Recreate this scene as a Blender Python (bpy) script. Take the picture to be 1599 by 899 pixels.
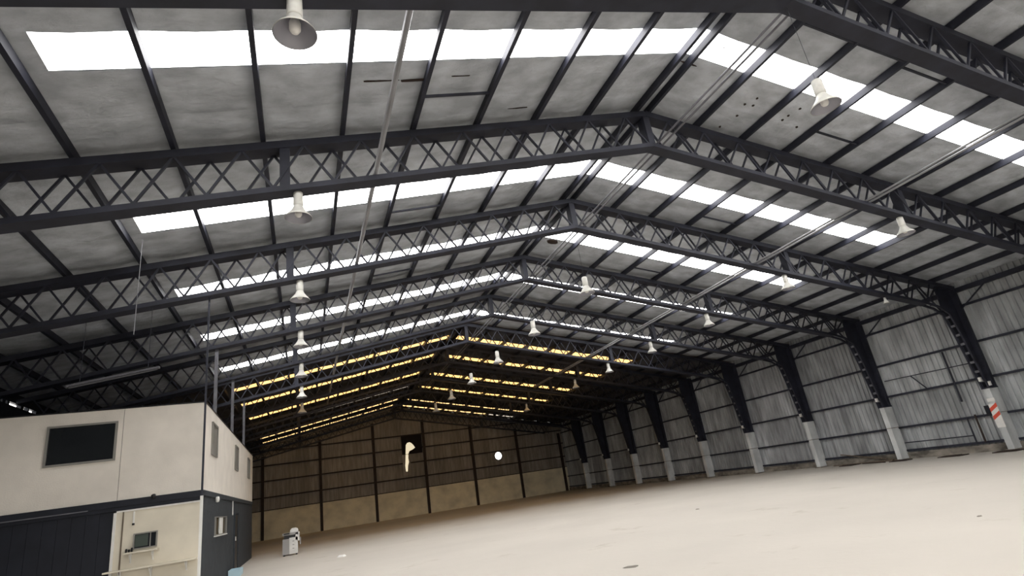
import bpy, bmesh, math, random
from mathutils import Vector, Matrix
random.seed(7)
scene = bpy.context.scene
COL = scene.collection
for o in list(bpy.data.objects): bpy.data.objects.remove(o)

# ------------------------------------------------------------------ camera
CAM_ROT = ((0.9338135, 0.01715239, -0.35734876),
           (-0.3280579, -0.35742733, -0.87442765),
           (-0.14272474, 0.93378343, -0.32814349))
cam_data = bpy.data.cameras.new('camera')
cam_data.sensor_width = 36.0
cam_data.lens = 19.488
cam_data.clip_end = 400
cam = bpy.data.objects.new('camera', cam_data)
COL.objects.link(cam)
cam.matrix_world = Matrix.Translation((-9.248, 0.0, 1.7205)) @ Matrix(CAM_ROT).to_4x4()
scene.camera = cam

# ------------------------------------------------------------------ daylight and exposure
SKY_WHITE = 12.0      # clear translucent roof sheets, lit by the sky
SKY_YELLOW = 2.1      # old yellowed sheets, far dimmer
SKY_DIM = 0.8
SKY_OPEN = 6.0        # overcast sky outside, seen through the added front gateway, the fan and the eave slots
world = bpy.data.worlds.new('overcast_sky')
scene.world = world
world.use_nodes = True
world.node_tree.nodes['Background'].inputs[0].default_value = (1.0, 0.97, 0.92, 1)
world.node_tree.nodes['Background'].inputs[1].default_value = SKY_OPEN
portal_data = bpy.data.lights.new('gate_portal', 'AREA')      # guides sampling of the sky through the added gateway, gives no light itself
portal_data.shape = 'RECTANGLE'; portal_data.size = 22.0; portal_data.size_y = 6.4
portal_data.cycles.is_portal = True
portal = bpy.data.objects.new('gate_portal', portal_data); COL.objects.link(portal)
portal.location = (-5.0, -9.15, 3.2); portal.rotation_euler = (math.radians(90), 0, 0)
scene.view_settings.view_transform = 'Standard'
scene.view_settings.look = 'None'
scene.view_settings.gamma = 1.0
scene.view_settings.use_curve_mapping = False
scene.view_settings.exposure = 0.0

# ------------------------------------------------------------------ materials
def mat(name, col, rough=0.7, metal=0.0, var=0.0, scale=3.0, stretch=(1, 1, 1), bump=0.0, bscale=None,
        col2=None, rnd=0.0, spec=0.3, detail=5.0, lo=0.35, hi=0.7):
    """principled material; noise moves the colour between col and col2, rnd varies it per object"""
    m = bpy.data.materials.new(name); m.use_nodes = True
    nt = m.node_tree; b = nt.nodes['Principled BSDF']
    b.inputs['Roughness'].default_value = rough; b.inputs['Metallic'].default_value = metal
    b.inputs['Specular IOR Level'].default_value = spec
    b.inputs['Base Color'].default_value = (*col, 1)
    if var or bump or rnd or col2:
        tc = nt.nodes.new('ShaderNodeNewGeometry'); mp = nt.nodes.new('ShaderNodeMapping')
        mp.inputs['Scale'].default_value = stretch
        nt.links.new(tc.outputs['Position'], mp.inputs['Vector'])
        nz = nt.nodes.new('ShaderNodeTexNoise'); nz.inputs['Scale'].default_value = scale; nz.inputs['Detail'].default_value = detail
        nt.links.new(mp.outputs[0], nz.inputs['Vector'])
        c2 = col2 or tuple(c * (1 - var) for c in col)
        rp = nt.nodes.new('ShaderNodeValToRGB')
        rp.color_ramp.elements[0].position = lo; rp.color_ramp.elements[1].position = hi
        rp.color_ramp.elements[0].color = (*c2, 1); rp.color_ramp.elements[1].color = (*col, 1)
        nt.links.new(nz.outputs['Fac'], rp.inputs[0])
        out = rp.outputs[0]
        if rnd:
            oi = nt.nodes.new('ShaderNodeObjectInfo'); mr = nt.nodes.new('ShaderNodeMapRange')
            mr.inputs['To Min'].default_value = 1 - rnd; mr.inputs['To Max'].default_value = 1 + rnd
            nt.links.new(oi.outputs['Random'], mr.inputs['Value'])
            hs = nt.nodes.new('ShaderNodeHueSaturation')
            nt.links.new(mr.outputs[0], hs.inputs['Value']); nt.links.new(out, hs.inputs['Color'])
            out = hs.outputs[0]
        nt.links.new(out, b.inputs['Base Color'])
        if bump:
            n2 = nt.nodes.new('ShaderNodeTexNoise'); n2.inputs['Scale'].default_value = bscale or scale * 2; n2.inputs['Detail'].default_value = 4
            nt.links.new(mp.outputs[0], n2.inputs['Vector'])
            bp = nt.nodes.new('ShaderNodeBump'); bp.inputs['Strength'].default_value = bump; bp.inputs['Distance'].default_value = 0.1
            nt.links.new(n2.outputs['Fac'], bp.inputs['Height']); nt.links.new(bp.outputs[0], b.inputs['Normal'])
    return m

def glow(name, col, strength):
    m = bpy.data.materials.new(name); m.use_nodes = True
    nt = m.node_tree; b = nt.nodes['Principled BSDF']
    b.inputs['Base Color'].default_value = (0.6, 0.6, 0.6, 1); b.inputs['Roughness'].default_value = 0.5
    b.inputs['Emission Color'].default_value = (*col, 1); b.inputs['Emission Strength'].default_value = strength
    return m

M = {}
M['steel'] = mat('dark_painted_steel', (0.024, 0.026, 0.041), 0.6, 0.0, 0.45, 2.0, spec=0.35)
M['steel_light'] = mat('worn_grey_steel', (0.17, 0.17, 0.19), 0.5, 0.3, 0.3, 3.0)
M['dull_grey'] = mat('even_dark_grey', (0.085, 0.085, 0.095), 0.6)  # one even dark grey for the tray and tube of the fitting
M['pipe'] = mat('galvanised_conduit', (0.33, 0.33, 0.35), 0.45, 0.3, 0.3, 1.5)
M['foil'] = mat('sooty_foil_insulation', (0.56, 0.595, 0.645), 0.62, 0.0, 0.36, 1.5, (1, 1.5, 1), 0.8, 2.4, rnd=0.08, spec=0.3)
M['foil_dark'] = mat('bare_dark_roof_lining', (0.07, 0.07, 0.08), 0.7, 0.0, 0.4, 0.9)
M['roof'] = mat('roof_sheet', (0.12, 0.12, 0.12), 0.8)
M['sky_white'] = glow('clear_translucent_sheet', (1.0, 0.985, 0.97), SKY_WHITE)
M['sky_yellow'] = glow('yellowed_translucent_sheet', (1.0, 0.58, 0.19), SKY_YELLOW)
M['sky_pale'] = glow('cream_translucent_sheet', (1.0, 0.62, 0.25), SKY_YELLOW)
M['sky_cream'] = glow('cream_sheet_behind_tear', (1.0, 0.86, 0.58), 0.75)
M['sky_dim'] = glow('grimy_translucent_sheet', (1.0, 0.86, 0.70), SKY_DIM)
M['galv'] = mat('weathered_galvanised_sheet', (0.47, 0.49, 0.50), 0.5, 0.1, 0.45, 1.3, (1, 1.5, 0.45), 0.0, rnd=0.25, spec=0.4)
M['galv_back'] = mat('brown_grey_sheet', (0.36, 0.32, 0.275), 0.6, 0.0, 0.35, 1.2, (4, 1, 0.5), rnd=0.14)
M['rust_steel'] = mat('brown_steel', (0.035, 0.022, 0.017), 0.7, 0, 0.3, 3)
M['pillar'] = mat('grey_white_pillar_concrete', (0.68, 0.70, 0.70), 0.8, 0, 0.32, 1.6, (1, 1, 0.7), 0.15, 9, rnd=0.08)
M['plinth'] = mat('dirty_plinth', (0.30, 0.27, 0.23), 0.9, 0, 0.7, 1.7, (1, 1, 2), 0.3, 8)
M['creamwall'] = mat('stained_cream_concrete', (0.80, 0.72, 0.53), 0.85, 0, 0.28, 0.75, (1, 1, 1.2), 0.1, 6, rnd=0.05, lo=0.3, hi=0.6)
M['beige'] = mat('beige_office_wall', (0.74, 0.69, 0.62), 0.8, 0, 0.12, 1.5, bump=0.08, bscale=30)
M['cream'] = mat('cream_panel', (0.70, 0.645, 0.53), 0.75, 0, 0.15, 1.4)
M['navy'] = mat('dark_navy_cladding', (0.012, 0.014, 0.022), 0.6, 0, 0.3, 2)
M['slate'] = mat('slate_grey_brick_paint', (0.036, 0.043, 0.052), 0.7, 0, 0.3, 4, bump=0.2, bscale=14)
M['white'] = mat('white_paint', (0.74, 0.73, 0.70), 0.5, 0, 0.12, 4)
M['enamel'] = mat('white_enamel', (0.72, 0.71, 0.66), 0.4, 0, 0.22, 6)
M['reflector_in'] = mat('dull_reflector_inside', (0.33, 0.33, 0.37), 0.45, 0.2)
M['bulb'] = mat('frosted_bulb', (0.80, 0.79, 0.76), 0.3)
M['black'] = mat('black_plastic', (0.012, 0.012, 0.014), 0.4)
M['glass'] = mat('dark_window_glass', (0.012, 0.014, 0.016), 0.12, 0, spec=0.5)
M['glass_green'] = mat('grey_green_window_glass', (0.06, 0.075, 0.065), 0.15, 0, spec=0.5)
M['alu'] = mat('grey_window_frame', (0.24, 0.23, 0.21), 0.5, 0.3)
M['grey_plastic'] = mat('grey_copier_plastic', (0.33, 0.32, 0.31), 0.5)
M['red'] = mat('red_stripe_paint', (0.62, 0.085, 0.05), 0.5)
M['paleblue'] = mat('pale_blue_plastic', (0.45, 0.62, 0.70), 0.5)
M['wood'] = mat('weathered_plank', (0.20, 0.16, 0.12), 0.85, 0, 0.5, 3, (1, 6, 1))
M['tarp'] = mat('black_brown_patch', (0.012, 0.009, 0.010), 0.9)
def floor_material():
    m = mat('pale_dusty_concrete', (0.50, 0.465, 0.415), 0.85, 0, 0.10, 0.22, bump=0.06, bscale=6, spec=0.2)
    nt = m.node_tree; b = nt.nodes['Principled BSDF']
    src = b.inputs['Base Color'].links[0].from_socket
    g = nt.nodes.new('ShaderNodeNewGeometry')
    n = nt.nodes.new('ShaderNodeTexNoise'); n.inputs['Scale'].default_value = 0.55; n.inputs['Detail'].default_value = 8; n.inputs['Roughness'].default_value = 0.7
    nt.links.new(g.outputs['Position'], n.inputs['Vector'])
    r = nt.nodes.new('ShaderNodeValToRGB'); r.color_ramp.elements[0].position = 0.24; r.color_ramp.elements[1].position = 0.40
    r.color_ramp.elements[0].color = (0.74, 0.70, 0.64, 1); r.color_ramp.elements[1].color = (1, 1, 1, 1)
    nt.links.new(n.outputs['Fac'], r.inputs[0])
    mx = nt.nodes.new('ShaderNodeMix'); mx.data_type = 'RGBA'; mx.blend_type = 'MULTIPLY'; mx.inputs[0].default_value = 1
    nt.links.new(src, mx.inputs[6]); nt.links.new(r.outputs[0], mx.inputs[7])
    nt.links.new(mx.outputs[2], b.inputs['Base Color'])
    return m
M['floor'] = floor_material()

# ------------------------------------------------------------------ mesh helpers
class MB:
    def __init__(s): s.v = []; s.f = []
    def box(s, x0, x1, y0, y1, z0, z1):
        n = len(s.v)
        s.v += [(x0, y0, z0), (x1, y0, z0), (x1, y1, z0), (x0, y1, z0), (x0, y0, z1), (x1, y0, z1), (x1, y1, z1), (x0, y1, z1)]
        s.f += [tuple(n + i for i in q) for q in ((0, 3, 2, 1), (4, 5, 6, 7), (0, 1, 5, 4), (1, 2, 6, 5), (2, 3, 7, 6), (3, 0, 4, 7))]
        return s
    def bar(s, a, b, w, h, up=(0, 0, 1)):
        """box beam from a to b: h along up, w across"""
        a = Vector(a); b = Vector(b); d = (b - a).normalized(); u = Vector(up)
        u = (u - d * u.dot(d))
        if u.length < 1e-4: u = Vector((0, 1, 0)) - d * d.y
        u.normalize(); r = d.cross(u)
        n = len(s.v)
        for p in (a, b):
            for i, j in ((-1, -1), (1, -1), (1, 1), (-1, 1)):
                s.v.append(tuple(p + r * (i * w / 2) + u * (j * h / 2)))
        s.f += [tuple(n + i for i in q) for q in ((0, 1, 2, 3), (7, 6, 5, 4), (0, 4, 5, 1), (1, 5, 6, 2), (2, 6, 7, 3), (3, 7, 4, 0))]
        return s
    def tube(s, pts, r, k=8):
        for a, b in zip(pts[:-1], pts[1:]):
            a = Vector(a); b = Vector(b); d = (b - a).normalized()
            u = d.orthogonal().normalized(); w = d.cross(u); n = len(s.v)
            for p in (a, b):
                for i in range(k):
                    t = 2 * math.pi * i / k
                    s.v.append(tuple(p + (u * math.cos(t) + w * math.sin(t)) * r))
            for i in range(k):
                j = (i + 1) % k
                s.f.append((n + i, n + j, n + k + j, n + k + i))
            s.f.append(tuple(n + i for i in reversed(range(k)))); s.f.append(tuple(n + k + i for i in range(k)))
        return s
    def lathe(s, prof, k=20, c=(0, 0, 0), axis='z'):
        n = len(s.v)
        for r, z in prof:
            for i in range(k):
                t = 2 * math.pi * i / k
                p = (r * math.cos(t), r * math.sin(t), z) if axis == 'z' else (r * math.cos(t), z, r * math.sin(t))
                s.v.append((c[0] + p[0], c[1] + p[1], c[2] + p[2]))
        for a in range(len(prof) - 1):
            for i in range(k):
                j = (i + 1) % k
                s.f.append((n + a * k + i, n + a * k + j, n + (a + 1) * k + j, n + (a + 1) * k + i))
        return s
    def prism(s, poly, y0, y1):
        """polygon in x,z pushed from y0 to y1"""
        n = len(s.v); k = len(poly)
        for y in (y0, y1):
            for x, z in poly: s.v.append((x, y, z))
        s.f.append(tuple(n + i for i in range(k))); s.f.append(tuple(n + k + i for i in reversed(range(k))))
        for i in range(k):
            j = (i + 1) % k
            s.f.append((n + j, n + i, n + k + i, n + k + j))
        return s
    def mesh(s, name, m, smooth=False):
        me = bpy.data.meshes.new(name); me.from_pydata(s.v, [], s.f)
        me.materials.append(M[m]); 
        if smooth: me.polygons.foreach_set('use_smooth', [True] * len(me.polygons))
        me.update(); return me
    def build(s, name, m, parent=None, smooth=False, loc=None):
        return put(name, s.mesh(name, m, smooth), parent, loc)

def put(name, me, parent=None, loc=None, scale=None):
    o = bpy.data.objects.new(name, me); COL.objects.link(o)
    if parent: o.parent = parent
    if loc: o.location = loc
    if scale: o.scale = scale
    return o
def tag(o, label, cat, group=None, kind=None):
    o['label'] = label; o['category'] = cat
    if group: o['group'] = group
    if kind: o['kind'] = kind
    return o
def empty(name, loc=(0, 0, 0)):
    o = bpy.data.objects.new(name, None); COL.objects.link(o); o.location = loc; o.empty_display_size = 0.2
    return o
def copy_tree(o, parent=None):
    c = o.copy(); COL.objects.link(c); c.parent = parent
    for ch in [x for x in o.children]: copy_tree(ch, c)
    return c
ORD = ['nearest', 'second nearest', 'third nearest', 'fourth nearest', 'fifth nearest', 'sixth nearest', 'seventh nearest',
       'eighth nearest', 'ninth nearest', 'tenth nearest', 'eleventh nearest', 'twelfth nearest']
NTH = ['first', 'second', 'third', 'fourth', 'fifth', 'sixth', 'seventh', 'eighth', 'ninth', 'tenth', 'eleventh', 'twelfth', 'thirteenth']

# ------------------------------------------------------------------ building dimensions (metres; x across, ridge at x = 0, y into the shed)
BAY = 5.0
Y0 = 5.927                                   # first truss in view
def TY(k): return Y0 + k * BAY
HR, SL = 11.28, 0.197                        # roof underside at the ridge, roof slope
def RZ(x): return HR - SL * abs(x)
def TOPZ(x): return 10.98 - SL * abs(x)      # centre of a truss top chord
def BOTZ(x): return 9.95 - 0.2 * abs(x)      # centre of a truss bottom chord
XW = 19.3                                    # wall sheets
YB = 61.5                                    # back wall
YF = -9.07                                   # front wall, behind the camera
PUR = [0.2 + 1.62 * i for i in range(12)]    # purlins either side of the ridge
NT = 12                                      # trusses 0..11
SKYS = {-3: (-6.4, -5.5), -2: (-1.5, -0.6), -1: (2.75, 3.6), 0: (7.95, 8.77), 1: (13.6, 14.5), 2: (18.4, 19.28), 3: (23.35, 24.2), 4: (28.9, 29.75), 5: (34.0, 34.85),
        6: (38.75, 39.6), 7: (44.5, 45.4), 8: (49.9, 50.65), 9: (56.5, 57.3), 10: (60.05, 60.75)}

# ------------------------------------------------------------------ floor
fl = MB().box(-XW - .3, XW + .3, YF - .3, YB + .3, -0.2, 0.0).build('floor', 'floor')
tag(fl, 'pale dusty concrete floor of the empty shed', 'floor', kind='structure')

# ------------------------------------------------------------------ roof: sheets, insulation blankets, translucent strips
def slope_quad(mb, xa, xb, y0, y1, dz):
    n = len(mb.v)
    mb.v += [(xa, y0, RZ(xa) + dz), (xb, y0, RZ(xb) + dz), (xb, y1, RZ(xb) + dz), (xa, y1, RZ(xa) + dz)]
    mb.f.append((n, n + 1, n + 2, n + 3))
XS = PUR[8]                                  # translucent strips reach this purlin (13.16)
rb = MB()
edges = [YF - .3]
for k in sorted(SKYS): edges += list(SKYS[k])
edges.append(YB + .3)
for sg in (-1, 1):
    slope_quad(rb, sg * XS, sg * (XW + .6), edges[0], edges[-1], .07)
    for i in range(0, len(edges), 2): slope_quad(rb, 0, sg * XS, edges[i], edges[i + 1], .07)
ceil = rb.build('ceiling', 'roof')
tag(ceil, 'pitched roof lined with grey sagging foil insulation', 'ceiling', kind='structure')

def blanket(xs, name, m='foil'):
    """insulation sheet, one metre in y, sagging between purlins"""
    v = []; f = []
    for x in xs:
        i = (abs(x) - .2) / 1.62; t = i - math.floor(i)
        sag = .035 * math.sin(math.pi * t) ** 2
        for y, e in ((0, .004), (.03, 0), (.5, -.004), (.97, 0), (1, .004)):
            v.append((x, y, RZ(x) + .045 - sag + e))
    for a in range(len(xs) - 1):
        for b in range(4): f.append((a * 5 + b, a * 5 + b + 1, (a + 1) * 5 + b + 1, (a + 1) * 5 + b))
    me = bpy.data.meshes.new(name); me.from_pydata(v, [], f); me.materials.append(M[m])
    me.polygons.foreach_set('use_smooth', [True] * len(f)); me.update(); return me
def rng(a, b, n): return [a + (b - a) * i / n for i in range(n + 1)]
BL = {}
for sg in (-1, 1):
    BL[sg, 0] = blanket(rng(0, sg * (XW + .2), 60), 'insulation_panel')
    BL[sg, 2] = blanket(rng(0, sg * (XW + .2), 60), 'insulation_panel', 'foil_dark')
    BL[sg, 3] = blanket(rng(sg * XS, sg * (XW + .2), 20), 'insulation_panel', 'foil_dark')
    BL[sg, 1] = blanket(rng(sg * XS, sg * (XW + .2), 20), 'insulation_panel')
for i in range(0, len(edges), 2):
    a, b = edges[i], edges[i + 1]
    n = max(1, round((b - a) / 1.3))
    for sg in (-1, 1):
        for j in range(n):
            y0 = a + (b - a) * j / n; w = (b - a) / n
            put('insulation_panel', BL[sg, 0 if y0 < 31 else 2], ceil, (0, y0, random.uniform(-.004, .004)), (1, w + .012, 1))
for k in SKYS:
    for sg in (-1, 1):
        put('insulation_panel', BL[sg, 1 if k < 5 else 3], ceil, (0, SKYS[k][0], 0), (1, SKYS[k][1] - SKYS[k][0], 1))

def pane_mesh(xa, xb, m):
    g = .03
    d = 1 if xb > xa else -1
    mb = MB()
    a, b = xa + d * g, xb - d * g
    mb.v = [(a, 0, RZ(a) + .05), (b, 0, RZ(b) + .05), (b, 1, RZ(b) + .05), (a, 1, RZ(a) + .05),
            (a, 0, RZ(a) + .054), (b, 0, RZ(b) + .054), (b, 1, RZ(b) + .054), (a, 1, RZ(a) + .054)]
    mb.f = [(0, 3, 2, 1), (4, 5, 6, 7), (0, 1, 5, 4), (1, 2, 6, 5), (2, 3, 7, 6), (3, 0, 4, 7)]
    return mb.mesh('pane', m)
PANES = {}
def pane(parent, xa, xb, m, y0, y1):
    key = (round(xa, 3), round(xb, 3), m)
    if key not in PANES: PANES[key] = pane_mesh(xa, xb, m)
    return put('pane', PANES[key], parent, (0, y0, 0), (1, y1 - y0, 1))
wn = 0
WLAB = {}
vis = [k for k in sorted(SKYS) if k >= 0]
for k in sorted(SKYS):
    y0, y1 = SKYS[k]
    for sg in (-1, 1):
        side = 'left' if sg < 0 else 'right'
        wn += 1
        w = empty('window_%d' % wn)
        kind = 'white' if k <= 4 else 'yellowed'
        if k >= 0:
            lab = '%s roof light strip counted from the front, %s slope, glowing %s' % (NTH[k], side, 'white' if k <= 4 else 'yellow')
        else:
            lab = '%s white roof light strip behind the viewer, %s slope' % (NTH[-k - 1], side)
        tag(w, lab, 'skylight', 'translucent roof light strips', 'structure')
        for i in range(8):
            xa, xb = PUR[i], PUR[i + 1]
            if sg < 0 and i == 7: xb = 12.90
            if k <= 4: pane(w, sg * xa, sg * xb, 'sky_white', y0, y1)
            else:
                if sg > 0 and i == 0: xa = .75 if k > 5 else xa
                m = 'sky_yellow' if k <= 8 else 'sky_pale'
                if k == 8 and sg < 0: m = 'sky_dim'
                if k == 10 and sg > 0 and i > 5: m = 'sky_dim'
                s = 0.0
                if m == 'sky_dim': s = random.uniform(.2, .45) * (y1 - y0)
                pane(w, sg * xa, sg * xb, m, y0 + s, y1)
        if k <= 4:
            pane(w, 0, sg * PUR[0], 'sky_white', y0, y1)
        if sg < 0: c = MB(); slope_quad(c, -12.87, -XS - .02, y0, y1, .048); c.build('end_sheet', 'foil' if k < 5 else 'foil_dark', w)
        # the ends of shorter strips are closed with insulation, so no sky leaks in
        if k > 4:
            c = MB(); slope_quad(c, 0, sg * PUR[8], y0, y1, .065); c.build('cover_sheet', 'roof', w)

# tears and punctures in the insulation
TEARS = [(-7.64, 9.29, 0.42, 0.02), (-6.95, 9.32, 0.4, 0.035), (-4.09, 10.51, 0.3, 0.02), (2.74, 9.38, 0.04, 0.05), (2.84, 9.65, 0.04, 0.05), (2.59, 9.69, 0.04, 0.05), (4.11, 9.27, 0.04, 0.05), (4.03, 9.62, 0.04, 0.05), (4.02, 9.83, 0.04, 0.05), (4.62, 9.92, 0.04, 0.05), (2.71, 10.16, 0.04, 0.05), (2.57, 10.74, 0.04, 0.05), (0.9, 19.5, 0.3, 0.25), (0.77, 8.25, 0.02, 0.02), (-5.9, 9.24, 0.3, 0.015), (0.28, 9.01, 0.25, 0.03)]
def tear(x, y_, dx, dy, seed):
    rnd = random.Random(seed); n = 8; mb = MB()
    pts = [(x + dx * rnd.uniform(.6, 1) * math.cos(6.2832 * i / n), y_ + dy * rnd.uniform(.6, 1) * math.sin(6.2832 * i / n)) for i in range(n)]
    mb.v = [(a, b, RZ(a) - .004) for a, b in pts] + [(a, b, RZ(a) + .03) for a, b in pts]
    mb.f = [tuple(range(n)), tuple(range(2 * n - 1, n - 1, -1))] + [((i + 1) % n, i, n + i, n + (i + 1) % n) for i in range(n)]
    mb.build('insulation_tear', 'rust_steel', ceil)
for i, q in enumerate(TEARS): tear(*q, i)

# ------------------------------------------------------------------ side walls
def corrugated(w, z0, z1, pitch=.25, dep=.06, axis='y', name='sheet', m='galv', ztop=None):
    """trapezoid ribbed sheet standing from z0 to z1 (or ztop(u)); u runs along the wall, ribs face the room (-n)"""
    prof = []; n = max(1, round(w / pitch)); p = w / n
    for i in range(n):
        prof += [(i * p, 0), (i * p + p * .50, 0), (i * p + p * .56, dep), (i * p + p * .93, dep)]
    prof.append((w, 0))
    v = []; f = []
    for u, d in prof:
        t = ztop(u) if ztop else z1
        if axis == 'y': v += [(-d, u, z0), (-d, u, t)]
        else: v += [(u, -d, z0), (u, -d, t)]
    for i in range(len(prof) - 1): f.append((2 * i, 2 * i + 2, 2 * i + 3, 2 * i + 1))
    me = bpy.data.meshes.new(name); me.from_pydata(v, [], f); me.materials.append(M[m]); me.update(); return me
wr = MB().box(XW - .18, XW + .15, YF, YB, 0, .30).build('wall_right', 'plinth')
tag(wr, 'right side wall of grey corrugated sheets on dirty plinth', 'wall', kind='structure')
low = corrugated(1.0, .30, 3.12); high = corrugated(1.0, 3.08, 7.52)
y = YF
while y < YB - .2:
    put('wall_sheet', low, wr, (XW + random.uniform(-.006, .006), y, 0))
    put('wall_sheet', high, wr, (XW - .012 + random.uniform(-.004, .004), y, 0))
    y += 1.0
MB().box(XW + .03, XW + .06, YF - .1, YB + .1, 0, 7.6).build('outer_lining', 'roof', wr)
for z in (.40, 1.52, 3.1, 4.68, 6.38):
    MB().box(XW - .17, XW - .072, YF, YB - .1, z - .05, z + .05).build('girt', 'steel', wr)
MB().box(XW - .25, XW - .05, YF, YB - .1, 7.0, 7.2).build('eave_beam', 'steel', wr)

# left wall: dark, only its eave slots show above the office
wl = MB().box(-XW - .15, -XW, YF, YB, 0, 7.05).build('wall_left', 'navy')
tag(wl, 'dark left side wall behind the office with lit eave slots', 'wall', kind='structure')
sl = MB()
gaps = [(24.75, 24.88), (25.12, 25.27), (25.42, 26.35), (26.6, 27.0), (27.08, 27.72)]
prev = YF
for a, b in gaps: sl.box(-XW - .15, -XW, prev, a, 7.05, 7.17); prev = b
sl.box(-XW - .15, -XW, prev, YB, 7.05, 7.17); sl.box(-XW - .15, -XW, YF, YB, 7.17, 7.6)
sl.build('eave_flashing', 'navy', wl)

# front wall behind the camera, with an open gateway added to let daylight in
wf = MB()
wf.prism([(-XW, 6.4), (XW, 6.4), (XW, 7.4), (0, 11.3), (-XW, 7.4)], YF - .25, YF - .1)
wf.box(-XW, -16, YF - .25, YF - .1, 0, 6.4).box(6, XW, YF - .25, YF - .1, 0, 6.4)
wf = wf.build('wall_front', 'navy')
tag(wf, 'front gable wall with open gateway added behind the viewer to let daylight in', 'wall', kind='structure')

yard = MB().box(-60, 60, -80, YF - .3, -.25, -.01).build('added_ground', 'plinth')  # unseen ground added to stop sky light entering from below
tag(yard, 'added ground outside the added gateway behind the viewer', 'ground', kind='structure')

# ------------------------------------------------------------------ back gable wall
wb = empty('wall_back', (0, YB, 0))
tag(wb, 'far gable wall, cream concrete below and brown ribbed sheets above', 'wall', kind='structure')
PXF = lambda i: -XW if i == 0 else (XW if i == 7 else PX[i])
PX = [0.285 + 5.282 * (i - 3.5) for i in range(8)]
HP = 2.573
def gab(x): return RZ(x) + .03
SHEETS = []
def add_sheet(x0, x1, z0, z1=None):
    me = corrugated(x1 - x0, z0, z1, .176, .04, 'x', 'wall_sheet', 'galv_back', None if z1 else (lambda u: gab(x0 + u)))
    put('wall_sheet', me, wb, (x0, 0, 0))
def holed_panel(x0, x1, z0, z1, hole, name, m, y=0.0, thick=.02):
    bm = bmesh.new()
    def loop(pts):
        vs = [bm.verts.new((x, y, z)) for x, z in pts]
        return [bm.edges.new((vs[i], vs[(i + 1) % len(vs)])) for i in range(len(vs))]
    e = loop([(x0, z0), (x1, z0), (x1, z1), (x0, z1)]) + loop(hole)
    bmesh.ops.triangle_fill(bm, use_beauty=True, use_dissolve=False, edges=e)
    bmesh.ops.recalc_face_normals(bm, faces=bm.faces)
    r = bmesh.ops.extrude_face_region(bm, geom=list(bm.faces))
    for g in r['geom']:
        if isinstance(g, bmesh.types.BMVert): g.co.y += thick
    bmesh.ops.recalc_face_normals(bm, faces=bm.faces)
    me = bpy.data.meshes.new(name); bm.to_mesh(me); bm.free(); me.materials.append(M[m])
    return put(name, me, wb)
fan_span = (99.0, -99.0)
FANX, FANZ, FANR = 11.17, 4.77, .42
for i in range(7):
    a, b = PXF(i), PXF(i + 1)
    MB().box(a + .06, b - .06, -.12, .05, 0, HP).build('concrete_panel', 'creamwall', wb)
    n = 5
    for j in range(n):
        x0 = a + (b - a) * j / n; x1 = a + (b - a) * (j + 1) / n
        if i == 3 and x1 > .5: continue
        if x0 < FANX + FANR and x1 > FANX - FANR:      # sheets above and below the fan panel
            add_sheet(x0, x1, HP, FANZ - .60); add_sheet(x0, x1, FANZ + .60)
            fan_span = (min(fan_span[0], x0), max(fan_span[1], x1)); continue
        add_sheet(x0, x1, HP)
hole = [(FANX + FANR * math.cos(t * math.pi / 12), FANZ + FANR * math.sin(t * math.pi / 12)) for t in range(24)]
holed_panel(fan_span[0] - .07, fan_span[1] + .07, FANZ - .61, FANZ + .61, hole, 'vent_panel', 'galv_back', -.03)
MB().box(-XW, XW, -.14, .05, HP - .02, HP + .05).build('wall_cap', 'rust_steel', wb)
# torn part between the two middle posts
tx0 = PX[3] + (PX[4] - PX[3]) * 2 / 5
# keep three plain sheets up to x=.55, then the torn patch
add_sheet(tx0, .60, HP)
add_sheet(.60, 1.35, HP, 4.05); add_sheet(1.35, PX[4], HP, 6.15); add_sheet(.60, PX[4], 8.12)
tear_low = [(.84, 4.42), (1.02, 4.40), (1.10, 5.0), (1.22, 5.35), (1.18, 5.75), (1.22, 6.13), (.93, 6.13), (.86, 5.4), (.80, 5.0)]
holed_panel(.60, 1.36, 4.04, 6.16, tear_low, 'torn_sheet', 'galv_back', -.03)
tear_up = [(.93, 6.17), (1.22, 6.17), (1.36, 6.45), (1.72, 6.58), (1.98, 6.74), (1.86, 6.98), (1.66, 7.22), (1.45, 7.36), (1.18, 7.32), (1.02, 7.1), (.98, 6.7)]
holed_panel(.56, 2.75, 6.14, 8.14, tear_up, 'dark_patch', 'tarp', -.05)
add_sheet(2.70, PX[4], 6.1, 8.2)
MB().box(.5, 2.9, .12, .14, 4.0, 8.3).build('translucent_sheet', 'sky_cream', wb)
for x in PX:
    x = min(max(x, -XW + .1), XW - .1)
    MB().box(x - .13, x + .13, -.30, -.10, 0, BOTZ(x) + .2).build('wind_post', 'rust_steel', wb)
for z in (3.75, 5.25, 6.7, 8.1):
    half = XW - .05 if z < 7.4 else (HR - z) / SL - .4
    if z in (6.7, 5.25):
        MB().box(-half, .55, -.12, -.05, z - .06, z + .06).build('girt', 'rust_steel', wb)
        MB().box(2.75 if z > 6 else 1.4, half, -.12, -.05, z - .06, z + .06).build('girt', 'rust_steel', wb)
    else: MB().box(-half, half, -.12, -.05, z - .06, z + .06).build('girt', 'rust_steel', wb)

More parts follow.
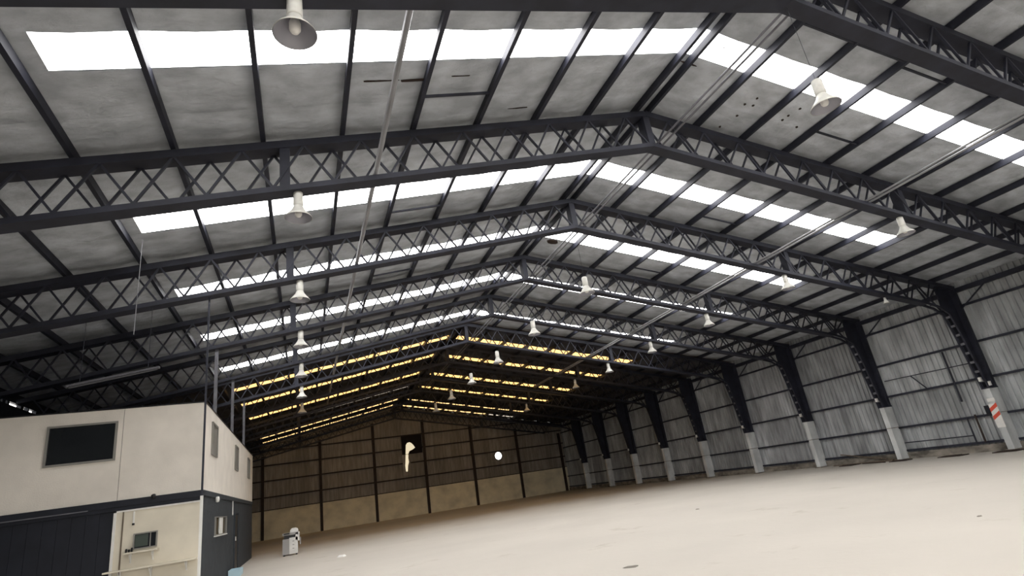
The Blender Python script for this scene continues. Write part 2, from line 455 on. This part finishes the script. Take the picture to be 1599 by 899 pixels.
# round extractor fan in the back wall
fan = empty('extractor_fan', (FANX, YB - .04, FANZ))
tag(fan, 'round extractor fan opening, bright with daylight, in far gable wall', 'fan')
MB().lathe([(FANR + .05, -.06), (FANR + .05, .06), (FANR - .02, .06), (FANR - .02, -.06), (FANR + .05, -.06)], 24, axis='y').build('rim', 'steel_light', fan, True)
MB().lathe([(.0001, -.05), (.055, -.05), (.055, .05), (.0001, .05)], 14, axis='y').build('hub', 'steel_light', fan)
for i in range(4):
    t = math.pi / 2 * i
    MB().bar((.04 * math.cos(t), 0, .04 * math.sin(t)), ((FANR - .01) * math.cos(t), 0, (FANR - .01) * math.sin(t)), .012, .012).build('guard_bar', 'white', fan)

# ------------------------------------------------------------------ purlins
for sg in (-1, 1):
    for i, x in enumerate(PUR):
        zc = RZ(x) - .075
        mb = MB().bar((sg * x, YF, zc), (sg * x, YB - .15, zc), .09, .19)
        p = mb.build('roof_purlin', 'steel')
        tag(p, '%s long dark steel purlin %s of the ridge' % (NTH[i], 'left' if sg < 0 else 'right'), 'beam', 'roof purlins running the length of the shed')
# short ties between purlins
for (xa, xb, y) in ((PUR[3], PUR[4], 9.75), (-PUR[3], -PUR[4], 9.7), (PUR[1], PUR[2], 6.9), (PUR[2], PUR[3], 6.9), (PUR[3], PUR[4], 7.05), (PUR[4], PUR[5], 6.9), (-PUR[3], -PUR[4], 15.0), (PUR[3], PUR[4], 15.1), (-PUR[3], -PUR[4], 20.1), (PUR[3], PUR[4], 20.1)):
    mb = MB().bar((xa, y, RZ(xa) - .12), (xb, y, RZ(xb) - .12), .05, .05)
    t = mb.build('purlin_tie', 'steel')
    bayw = {6: 'nearest bay', 7: 'nearest bay', 9: 'nearest bay', 15: 'second bay', 20: 'third bay'}[int(y)]
    pl = NTH[PUR.index(abs(xa))] + ' and ' + NTH[PUR.index(abs(xb))] + (' right' if xa > 0 else ' left') + ' purlins'
    tag(t, 'short dark tie bar between %s, %s%s' % (pl, bayw, ', before the roof light' if y < 8 else ''), 'tie bar', 'tie bars between purlins')

# ------------------------------------------------------------------ lattice trusses with their right-hand columns
PANEL = .6; NP = 31
def zt(x): return TOPZ(x) - .06
def zb(x): return BOTZ(x) + .03
def diag(sg, down):
    """one lattice bar over one panel on slope sg; local origin at the panel's ridge-side top end"""
    x = 5.0
    a = (0, 0, 0); h0 = zt(x) - zb(x)
    if down: p, q = (0, 0, 0), (sg * PANEL, 0, zb(x + PANEL) - zt(x))
    else: p, q = (0, 0, zb(x) - zt(x)), (sg * PANEL, 0, zt(x + PANEL) - zt(x))
    return MB().bar(p, q, .045, .05, (0, 1, 0)).mesh('diagonal', 'steel')
DIAG = {(sg, d): diag(sg, d) for sg in (-1, 1) for d in (0, 1)}
chord_me = {}
for sg in (-1, 1):
    xe = 19.1 if sg > 0 else 19.25
    chord_me['top', sg] = MB().bar((0, 0, TOPZ(0)), (sg * xe, 0, TOPZ(xe)), .36, .17).mesh('top_chord', 'steel')
    xb = 16.9 if sg > 0 else 19.25
    chord_me['bot', sg] = MB().bar((0, 0, BOTZ(0)), (sg * xb, 0, BOTZ(xb)), .34, .12).mesh('bottom_chord', 'steel')
def post_me(x): return MB().bar((x, 0, BOTZ(x)), (x, 0, TOPZ(x)), .20, .30, (0, 1, 0)).mesh('upright', 'steel')
kp = post_me(0); sp = {sg: post_me(sg * 9.5) for sg in (-1, 1)}
# right-hand column: curved haunch, inner and outer flanges, web and battens
INN = [(18.62, 2.63), (18.52, 3.4), (18.42, 4.1), (18.33, 4.8), (18.20, 5.5), (18.08, 6.05), (17.6, 6.36), (16.9, BOTZ(16.9))]
web = MB()
poly = INN[:6] + [(18.05, 6.6), (18.1, TOPZ(18.1)), (19.12, TOPZ(19.12)), (19.15, 2.63)]
web.prism(poly, .06, .10)
web.bar((18.05, .1, 6.15), (16.95, .1, TOPZ(16.95)), .05, .06, (0, 1, 0)).bar((17.0, -.1, 6.6), (18.05, -.1, TOPZ(18.05)), .05, .06, (0, 1, 0))
web_me = web.mesh('column', 'steel')
fl_me = []
for yy in (-.13, .13):
    mb = MB()
    for a, b in zip(INN[:-1], INN[1:]):
        mb.bar((a[0], yy, a[1]), (b[0], yy, b[1]), .07, .09, (1, 0, 0.01))
    fl_me.append(mb.mesh('flange', 'steel'))
out_me = MB().box(18.98, 19.16, -.16, .16, 2.63, TOPZ(19.1)).mesh('outer_flange', 'steel')
base_me = MB().box(18.6, 19.2, -.16, .18, 2.60, 2.66).mesh('base_plate', 'steel')
bat_me = MB().box(-.02, .02, -.13, .13, -.05, .05).mesh('batten', 'steel_light')
lac_me = MB().bar((18.62, -.12, 2.75), (19.0, -.12, 3.35), .03, .05, (0, 1, 0)).mesh('lacing', 'steel')
def inner_at(z):
    for a, b in zip(INN[:-1], INN[1:]):
        if a[1] <= z <= b[1]:
            t = (z - a[1]) / (b[1] - a[1]); return a[0] + (b[0] - a[0]) * t
    return INN[-1][0]
for k in range(NT):
    t = empty('roof_truss', (0, TY(k), 0))
    lab = ('%s dark steel lattice roof truss, cut by the top edge of the view' % ORD[k]) if k == 0 else \
          ('%s dark steel lattice truss spanning the shed under the roof' % ORD[k] if k < 11 else 'farthest dark lattice truss, standing against the far gable wall')
    tag(t, lab, 'truss', 'lattice roof trusses')
    for sg in (-1, 1):
        put('top_chord', chord_me['top', sg], t); put('bottom_chord', chord_me['bot', sg], t)
        put('upright', sp[sg], t)
    put('upright', kp, t)
    lat = MB()
    for sg in (-1, 1):
        for i in range(NP):
            x = .12 + i * PANEL
            if sg > 0 and x > 17.4: continue
            for pl, yy in ((0, -.14), (1, .14)):
                d = (i + pl) % 2
                if k <= 6:
                    o = put('diagonal', DIAG[sg, d], t, (sg * x, yy, zt(x)))
                else:
                    n = len(lat.v); me = DIAG[sg, d]
                    for v in me.vertices: lat.v.append((v.co.x + sg * x, v.co.y + yy, v.co.z + zt(x)))
                    for p in me.polygons: lat.f.append(tuple(n + q for q in p.vertices))
    if lat.v:
        o = lat.build('lattice', 'steel', t); o['kind'] = 'stuff'
    if k == 11: continue
    c = put('column', web_me, t)
    for m_ in fl_me: put('flange', m_, c)
    put('outer_flange', out_me, c); put('base_plate', base_me, c)
    if k <= 6:
        z = 2.95
        while z < 5.9:
            put('batten', bat_me, c, (inner_at(z), 0, z)); z += .42
        z = 2.75
        # wall brace from the column to the eave beam
    br = MB().bar((19.08, -.15, 6.25), (19.12, -1.35, 7.02), .05, .05); br.build('wall_brace', 'steel', c)

# ------------------------------------------------------------------ pillars under the columns
pill = MB().box(18.62, 19.18, -.13, .13, 0, 2.60)
pm = pill.mesh('shaft', 'pillar')
jm = MB().box(18.61, 19.19, -.14, .14, 1.55, 1.58).mesh('joint_band', 'plinth')
fm = MB().box(18.52, 19.2, -.22, .2, 0, .05).mesh('footing', 'plinth')
for k in range(1, 11):
    p = empty('concrete_pillar', (0, TY(k), 0))
    if k == 1: lab = 'grey concrete pillar just beyond the right edge of the view'
    elif k == 2: lab = 'nearest grey concrete pillar on the right wall, with striped sign'
    else: lab = '%s grey concrete pillar standing along the right wall' % ORD[k - 2]
    tag(p, lab, 'pillar', 'concrete pillars along the right wall')
    put('shaft', pm, p); put('joint_band', jm, p); put('footing', fm, p)
    # small white floodlight fixed at the foot of the steel column
    if k >= 2:
        f = empty('floodlight', (18.40, TY(k) - .05, 3.02))
        tag(f, 'small white floodlight above the %s concrete pillar of the right wall' % ORD[k - 2], 'light', 'small floodlights above the pillars')
        MB().box(-.05, .05, -.05, .05, -.09, .09).build('housing', 'white', f)
        MB().bar((.05, 0, 0), (.16, .04, 0), .03, .03).build('bracket', 'steel', f)
f = empty('floodlight', (18.66, TY(2) - .19, 2.80))
tag(f, 'white floodlight on the near face above the striped sign pillar', 'light', 'small floodlights above the pillars')
MB().box(-.05, .05, -.05, .05, -.09, .09).build('housing', 'white', f)
MB().bar((0, .04, 0), (.02, .1, 0), .03, .03).build('bracket', 'steel', f)
f = empty('floodlight', (14.5, TY(2) - .0, 6.78))
tag(f, 'tiny white lamp under the third truss near the right wall', 'light')
MB().lathe([(.0001, .16), (.04, .16), (.06, .02), (.12, -.1), (.0001, -.08)], 12).build('shade', 'white', f, True)
MB().tube([(0, 0, .15), (0, 0, .26)], .012, 6).build('stem', 'steel', f)

# striped sign and label on the nearest visible pillar
s = empty('striped_sign', (18.60, TY(2), 0))
tag(s, 'red and white diagonally striped warning sign on nearest pillar', 'sign')
MB().box(-.012, .012, -.16, .16, .95, 1.95).build('board', 'white', s)
for z in (1.32, 1.66):
    mb = MB(); n = 0
    pts = [(-.16, z + .16), (-.16, z + .32), (.16, z + .12), (.16, z - .04)]
    mb.v = [(-.015, y_, z_) for y_, z_ in pts] + [(-.011, y_, z_) for y_, z_ in pts]
    mb.f = [(0, 1, 2, 3), (7, 6, 5, 4), (0, 4, 5, 1), (1, 5, 6, 2), (2, 6, 7, 3), (3, 7, 4, 0)]
    mb.build('stripe', 'red', s)
tag(MB().box(18.585, 18.61, TY(2) - .17, TY(2) + .13, 2.04, 2.19).build('notice_plate', 'white'), 'small blank white plate above the striped sign', 'sign')
e = empty('electrical_box', (18.85, TY(2) + .28, 1.50))
tag(e, 'dark electrical box on the far side of the striped sign pillar', 'box')
MB().box(-.2, .16, -.14, .12, 0, .42).build('case', 'black', e); MB().box(-.21, -.2, -.1, .08, .05, .37).build('lid', 'navy', e)
# pipes and bars on the near wall bay
wx = XW - .10
tag(MB().tube([(wx - .12, 17.36, 2.25), (wx - .12, 17.36, 4.6)], .045).build('wall_pipe', 'steel'), 'dark vertical pipe crossing two rails, right wall near striped sign', 'pipe')
tag(MB().tube([(wx - .12, 18.62, 3.08), (wx - .12, 19.2, 3.86)], .03).build('loose_bar', 'steel'), 'thin slanted bar leaning on a rail of the right wall', 'bar')
tag(MB().tube([(wx - .12, 16.2, 3.82), (wx - .12, 20.6, 3.88)], .022, 6).build('wall_conduit', 'steel'), 'thin horizontal conduit along right wall between two nearest pillars', 'pipe')
tag(MB().tube([(wx - .14, 17.05, .42), (wx - .14, 17.05, 1.62)], .04).build('wall_pipe', 'rust_steel'), 'short brown upright pipe beside nearest pillar, closer to it', 'pipe')
tag(MB().tube([(wx - .14, 17.42, .42), (wx - .14, 17.42, 1.55)], .035).build('wall_pipe', 'steel'), 'short dark upright pipe beside nearest pillar, farther from it', 'pipe')
tag(MB().tube([(wx - .14, 17.46, .74), (wx - .14, 20.7, .78)], .025, 6).build('wall_conduit', 'steel'), 'low thin conduit just above the floor rail of the right wall', 'pipe')
# litter at the foot of the right wall
for x, y_, a, b, nm in ((18.15, 18.05, .32, .5, 'between the two nearest pillars'), (18.1, 15.75, .35, .45, 'at the foot of the striped sign pillar'),
                        (18.2, 20.6, .3, .4, 'at the foot of second nearest pillar'), (18.2, 23.5, .35, .4, 'between second and third nearest pillars')):
    p = MB().box(x - a, x + a, y_ - b, y_ + b, 0, .035); p.box(x - a * .7, x + a * .5, y_ - b * .6, y_ + b * .7, .035, .055)
    tag(p.build('steel_plate', 'rust_steel'), 'dark flat scrap plate on the floor %s' % nm, 'scrap', 'scrap plates by the right wall')
tag(MB().bar((18.78, 21.4, .031), (18.66, 24.9, .031), .14, .06).build('plank', 'wood'), 'long weathered plank lying along the right wall', 'plank')
tag(MB().bar((18.95, 21.3, .03), (19.05, 24.6, .55), .05, .05).build('plank', 'wood'), 'thin pole propped low against the right wall beyond second pillar', 'pole')
tag(MB().bar((18.0, 21.3, .026), (18.45, 22.9, .026), .1, .05).build('plank', 'rust_steel'), 'brown bar lying beside the weathered plank', 'bar')

# ------------------------------------------------------------------ long conduits resting on the bottom chords
for nm, x, dz, r in (('grey conduit running lengthwise left of the ridge, over the bottom chords', -7.64, .13, .055),
                     ('thin left one of two conduits running just right of the ridge', .18, .10, .028), ('thin right one of two conduits running just right of the ridge', .34, .10, .028),
                     ('left one of the paired conduits on the right slope', 7.70, .11, .035), ('right one of the paired conduits on the right slope', 7.86, .11, .035)):
    z = BOTZ(x) + dz
    tag(MB().tube([(x, YF, z), (x, 40 if abs(x) > 1 else 46, z)], r, 8).build('conduit', 'pipe' if x < -1 or x > 1 else 'steel_light'), nm, 'pipe', 'long conduits over the truss chords')

# ------------------------------------------------------------------ high bay lamps
def make_lamp():
    root = empty('high_bay_lamp')
    MB().lathe([(.0001, .60), (.075, .60), (.095, .58), (.100, .30), (.092, .27), (.0001, .27)], 20).build('housing', 'enamel', root, True)
    refl = MB().lathe([(.088, .28), (.10, .25), (.125, .19), (.18, .115), (.24, .05), (.272, .0), (.268, -.004)], 28).build('reflector', 'enamel', root, True)
    MB().lathe([(.262, .0), (.232, .05), (.172, .112), (.118, .187), (.092, .25), (.0001, .25)], 28).build('inner_reflector', 'reflector_in', refl, True)
    MB().lathe([(.0001, .02), (.05, .03), (.072, .07), (.072, .18), (.05, .24), (.0001, .24)], 16).build('bulb', 'bulb', root, True)
    return root
lamp0 = make_lamp(); used = [False]
def add_lamp(x, k, lab):
    o = lamp0 if not used[0] else copy_tree(lamp0)
    used[0] = True
    o.location = (x, TY(k), 7.45)
    top = BOTZ(x) - .06 - 7.45
    MB().tube([(0, 0, .59), (0, 0, top)], .012 if top < 1.5 else .004, 6).build('hanger', 'steel', o)
    tag(o, lab, 'lamp', 'high bay lamps under the trusses')
for k in range(0, 7): add_lamp(-9.25, k, '%s bell shaped lamp in the left row under the trusses' % ORD[k])
for i, k in enumerate((0, 2, 3, 4, 5, 6, 7)): add_lamp(0.0, k, '%s bell shaped lamp in the middle row below the ridge' % ORD[i])
for i, k in enumerate((1, 2, 3, 4, 5, 6, 8)): add_lamp(9.18, k, '%s bell shaped lamp in the right row under the trusses' % ORD[i])

# ------------------------------------------------------------------ office block on the left
OX, OY, OYB, OH = -11.86, 18.13, 35.0, 5.18
of = empty('office_block', (OX, OY, 0))
tag(of, 'two storey office box, beige above and dark below, on the left', 'office')
D = OYB - OY
L = -XW + .02 - OX       # left end, local
SEAM = -13.83 - OX
MB().box(L, SEAM - .006, 0, .12, 2.76, OH).build('upper_front_panel', 'beige', of)
MB().box(SEAM + .006, 0, 0, .12, 2.76, OH).build('upper_front_panel', 'beige', of)
MB().box(SEAM - .02, SEAM + .02, .02, .1, 2.76, OH - .02).build('seam', 'black', of)
MB().box(-.12, 0, .12, D, 2.76, OH).build('upper_side_wall', 'beige', of)
MB().box(L, -.12, D - .12, D, 0, OH).build('rear_wall', 'beige', of)
MB().box(L, -.13, .13, D - .13, OH - .12, OH - .02).build('office_roof', 'navy', of)
MB().box(L, .015, -.015, .015, OH - .015, OH + .02).build('roof_edge', 'black', of); MB().box(-.015, .015, .015, D, OH - .015, OH + .02).build('roof_edge', 'black', of)
MB().box(L, .04, -.07, .12, 2.60, 2.76).build('ledge', 'navy', of)
MB().box(-.10, .04, .12, D, 2.62, 2.76).build('ledge', 'slate', of)
MB().box(L, .02, -.04, .1, 2.50, 2.60).build('ledge_lower', 'navy', of)
MB().box(L, SEAM - .6, -.085, -.07, 2.585, 2.61).build('light_strip', 'steel_light', of)
x = L
while x < SEAM - .05:
    x1 = min(x + .30, SEAM - .02)
    MB().box(x, x1 - .006, .03, .10, 0, 2.5).build('cladding_board', 'navy', of); x += .30
MB().box(L, SEAM, .10, .14, 0, 2.5).build('cladding_back', 'black', of)
MB().box(SEAM, -.01, .0, .1, 1.08, 2.5).build('service_panel', 'cream', of)
MB().box(SEAM, -.01, .05, .12, 0, 1.08).build('service_panel_base', 'cream', of)
MB().box(SEAM - .04, SEAM + .02, -.03, .1, 0, 2.5).build('panel_trim', 'white', of)
MB().box(SEAM - .04, 0, -.03, .06, 2.46, 2.5).build('panel_trim', 'white', of)
MB().box(SEAM + .16, SEAM + .19, -.02, .0, 0, 2.46).build('conduit', 'wood', of)
MB().box(SEAM + .40, SEAM + .43, -.03, .0, 2.15, 2.44).build('conduit', 'white', of)
MB().lathe([(.0001, 0), (.03, .0), (.03, .05), (.0001, .05)], 10, (SEAM + .415, -.03, 2.10)).build('hook', 'black', of)
MB().box(-.12, 0, .12, D, 0, 2.62).build('lower_side_wall', 'slate', of)
def window(x0, x1, z0, z1, gl='glass', fr=.05, mull=(), y=0.0):
    w = MB().box(x0, x1, y - .012, y + .0, z0, z1).build('window', gl, of)
    f_ = MB().box(x0 - fr, x1 + fr, y - .05, y, z1, z1 + fr).box(x0 - fr, x1 + fr, y - .05, y, z0 - fr, z0)
    f_.box(x0 - fr, x0, y - .05, y, z0, z1).box(x1, x1 + fr, y - .05, y, z0, z1)
    f_.build('frame', 'alu', w)
    for m_ in mull: MB().box(m_ - .02, m_ + .02, y - .04, y - .01, z0, z1).build('mullion', 'alu', w)
    return w
window(-15.47 - OX, -14.0 - OX, 3.85, 4.79)
sw = window(-13.36 - OX, -12.88 - OX, 1.53, 1.86, 'glass', .03)
MB().box(-13.35 - OX, -13.06 - OX, -.02, -.012, 1.56, 1.85).build('sliding_pane', 'glass_green', sw)
MB().box(-13.02 - OX, -13.0 - OX, -.03, -.012, 1.53, 1.86).build('mullion', 'alu', sw)
for z, a, b, dep, br in ((1.44, -13.55, -12.80, .22, (-13.42, -12.93)), (1.06, -13.94, -11.88, .30, (-13.62, -12.95, -12.15))):
    sh = MB().box(a - OX, b - OX, -dep, .0, z - .02, z + .02).build('shelf', 'cream', of)
    for q in br:
        MB().bar((q - OX, -.015, z - .25), (q - OX, -.015, z - .02), .03, .03, (0, 1, 0)).bar((q - OX, -.02, z - .24), (q - OX, -dep + .03, z - .03), .02, .02).build('bracket', 'white', sh)
# side windows (facing the hall), set in the upper wall
def side_window(y0, y1, z0, z1, gl='glass_green', fr=.05):
    w = MB().box(0, .012, y0 - OY, y1 - OY, z0, z1).build('window', gl, of)
    f_ = MB().box(0, .05, y0 - OY - fr, y1 - OY + fr, z1, z1 + fr).box(0, .05, y0 - OY - fr, y1 - OY + fr, z0 - fr, z0)
    f_.box(0, .05, y0 - OY - fr, y0 - OY, z0, z1).box(0, .05, y1 - OY, y1 - OY + fr, z0, z1)
    f_.build('frame', 'alu', w); return w
for a, b in ((19.55, 20.65), (26.1, 27.15), (31.85, 32.85)): side_window(a, b, 3.88, 4.76, 'alu')
lw = side_window(20.8, 23.5, 1.53, 2.03, 'glass', .03)
MB().box(.012, .03, 21.75 - OY, 22.6 - OY, 1.53, 2.03).build('open_sash', 'white', lw)
MB().box(0, .07, 20.7 - OY, 23.55 - OY, 1.47, 1.5).build('sill', 'white', lw)
dr = MB().box(.0, .02, 26.3 - OY, 27.5 - OY, 0, 2.1).build('door', 'black', of)
MB().box(.0, .05, 26.2 - OY, 26.3 - OY, 0, 2.18).build('door_frame', 'slate', dr)
MB().box(.0, .05, 27.5 - OY, 27.6 - OY, 0, 2.18).build('door_frame', 'slate', dr)
MB().box(.02, .08, 26.32 - OY, 26.4 - OY, 1.15, 1.3).build('handle', 'white', dr)
MB().box(0, .03, 25.6 - OY, 25.65 - OY, 2.1, 2.62).build('conduit', 'white', of)
# small fittings on the office walls
wlmp = empty('dome_camera', (-12.98, OY - .07, 2.74))
tag(wlmp, 'small black dome camera on the dark ledge of office front', 'camera')
MB().lathe([(.0001, -.06), (.04, -.05), (.055, 0), (.055, .05), (.0001, .06)], 14, (0, -.06, 0)).build('dome', 'black', wlmp, True)
MB().box(-.03, .03, -.05, .0, .02, .07).build('mount', 'black', wlmp)
b2 = empty('wall_lamp', (OX + .05, 20.5, 2.58))
tag(b2, 'small white bulkhead light under the ledge on office side', 'light')
MB().lathe([(.0001, -.12), (.05, -.1), (.06, -.02), (.045, .05), (.0001, .06)], 12, (.05, 0, 0)).build('bowl', 'white', b2, True)
MB().box(0, .05, -.04, .04, -.03, .03).build('mount', 'white', b2)
# clutter on the little window shelf
for i, (dx, h) in enumerate(((0, .09), (.06, .07), (.12, .1))):
    c = MB().lathe([(.0001, 0), (.024, 0), (.026, h * .7), (.016, h), (.0001, h)], 10, (-13.51 + dx, OY - .10, 1.462))
    tag(c.build('jar', 'black', None, True), '%s small dark jar on the service window shelf' % ('leftmost', 'middle', 'rightmost')[i], 'jar', 'jars on the service shelf')

# posts from the office up to the trusses
for k, x in ((2, -11.54), (3, -11.97), (4, -11.97), (5, -11.97)):
    z0 = 0 if k == 2 else OH + .002
    p = empty('support_post', (x, TY(k), 0))
    lab = 'slim support post in front of the office corner, white below' if k == 2 else '%s slim grey post rising from the office roof edge' % NTH[k - 3]
    tag(p, lab, 'post', 'slim posts under the trusses by the office')
    if k == 2:
        MB().box(-.03, .03, -.03, .03, 0, 2.5).build('lower_pole', 'white', p)
        MB().box(-.022, .022, -.022, .022, 2.5, BOTZ(x) - .05).build('upper_pole', 'steel', p)
    else:
        MB().box(-.05, .05, -.05, .05, z0, BOTZ(x) - .05).build('pole', 'steel_light', p)
    MB().box(-.08, .08, -.08, .08, z0, z0 + .03).build('foot_plate', 'steel', p)

# fluorescent fitting hanging from the third truss, left
t = empty('fluorescent_fitting', (-13.55, TY(2), 5.56))
tag(t, 'long unlit fluorescent fitting hanging in the dark above office front', 'light')
MB().bar((-.95, 0, -.17), (.95, 0, .17), .10, .05).build('tray', 'dull_grey', t)
MB().tube([(-.9, 0, -.205), (.9, 0, .125)], .022, 8).build('tube', 'dull_grey', t)
for q in (-.7, .7): MB().tube([(q, 0, q * .18 + .02), (q, 0, BOTZ(-13.55 + q) - 5.56 - .05)], .006, 5).build('wire', 'steel', t)
tag(MB().tube([(-12.9, 14.72, 8.73), (-12.92, 14.72, 6.25)], .008, 5).build('hanging_cord', 'pipe'), 'thin pale cord hanging from end of second left roof light', 'cord')

# ------------------------------------------------------------------ copier on the floor
cp = empty('photocopier', (-9.87, 31.4, 0))
tag(cp, 'white and grey office photocopier standing alone on the floor', 'copier')
MB().box(-.36, -.06, -.32, .32, .06, .74).build('front_cabinet', 'grey_plastic', cp)
bd = MB().box(-.06, .32, -.34, .32, .06, .78).build('cabinet', 'white', cp)
for z in (.20, .36, .52): MB().box(-.04, .28, -.352, -.34, z, z + .13).build('paper_drawer', 'white', bd)
for z in (.29, .45, .61): MB().box(.08, .16, -.36, -.352, z, z + .02).build('drawer_grip', 'black', bd)
MB().box(-.30, .24, -.26, .30, .74, .92).build('output_recess', 'black', cp)
MB().box(.22, .40, -.34, .32, .60, .98).build('side_tower', 'white', cp)
MB().box(-.36, .34, -.34, .34, .90, 1.0).build('scanner_bed', 'grey_plastic', cp)
MB().prism([(-.02, 1.0), (.34, 1.0), (.34, 1.12), (.26, 1.19), (.06, 1.19), (-.02, 1.1)], -.2, .32).build('document_feeder', 'white', cp)
MB().box(-.30, -.05, -.42, -.30, .95, 1.0).build('control_panel', 'black', cp)
MB().box(.40, .46, -.16, .2, .42, .74).build('side_tray', 'grey_plastic', cp)
for a in (-.3, .26):
    for b in (-.26, .26): MB().lathe([(.0001, 0), (.04, 0), (.04, .06), (.0001, .06)], 8, (a, b, 0)).build('castor', 'black', cp)

# ------------------------------------------------------------------ small things on the floor
cr = empty('floor_crate', (-11.62, 24.8, 0))
tag(cr, 'low pale blue crate on the floor beside the office wall', 'crate')
MB().box(-.2, .2, -.5, .5, 0, .04).build('base', 'paleblue', cr)
for a in ((-.2, -.17, -.5, .5), (.17, .2, -.5, .5), (-.17, .17, -.5, -.47), (-.17, .17, .47, .5)): MB().box(*a, .04, .22).build('side', 'paleblue', cr)
def scrap(x, y_, r, m, lab, cat='litter', h=.02, seed=0):
    rnd = random.Random(seed); mb = MB(); n = 9
    pts = [(r * rnd.uniform(.6, 1.1) * math.cos(2 * math.pi * i / n), r * rnd.uniform(.5, 1) * math.sin(2 * math.pi * i / n)) for i in range(n)]
    mb.v = [(a, b, 0.001) for a, b in pts] + [(a * .7, b * .7, h * rnd.uniform(.6, 1.2)) for a, b in pts] + [(0, 0, h)]
    mb.f = [(i, (i + 1) % n, n + (i + 1) % n, n + i) for i in range(n)] + [(n + i, n + (i + 1) % n, 2 * n) for i in range(n)]
    o = mb.build('floor_scrap', m, None, False, (x, y_, 0)); tag(o, lab, cat)
scrap(-7.9, 24.6, .22, 'white', 'crumpled white paper lying on the floor right of copier', h=.06, seed=1)
scrap(-3.77, 9.85, .16, 'plinth', 'flat dirt patch of debris on the floor, bottom centre', h=.012, seed=2)
scrap(1.82, 7.25, .05, 'plinth', 'tiny dark crumb on the floor, lower right', h=.015, seed=3)
scrap(3.1, 16.9, .07, 'plinth', 'tiny dark crumb on the floor, middle distance', h=.02, seed=4)
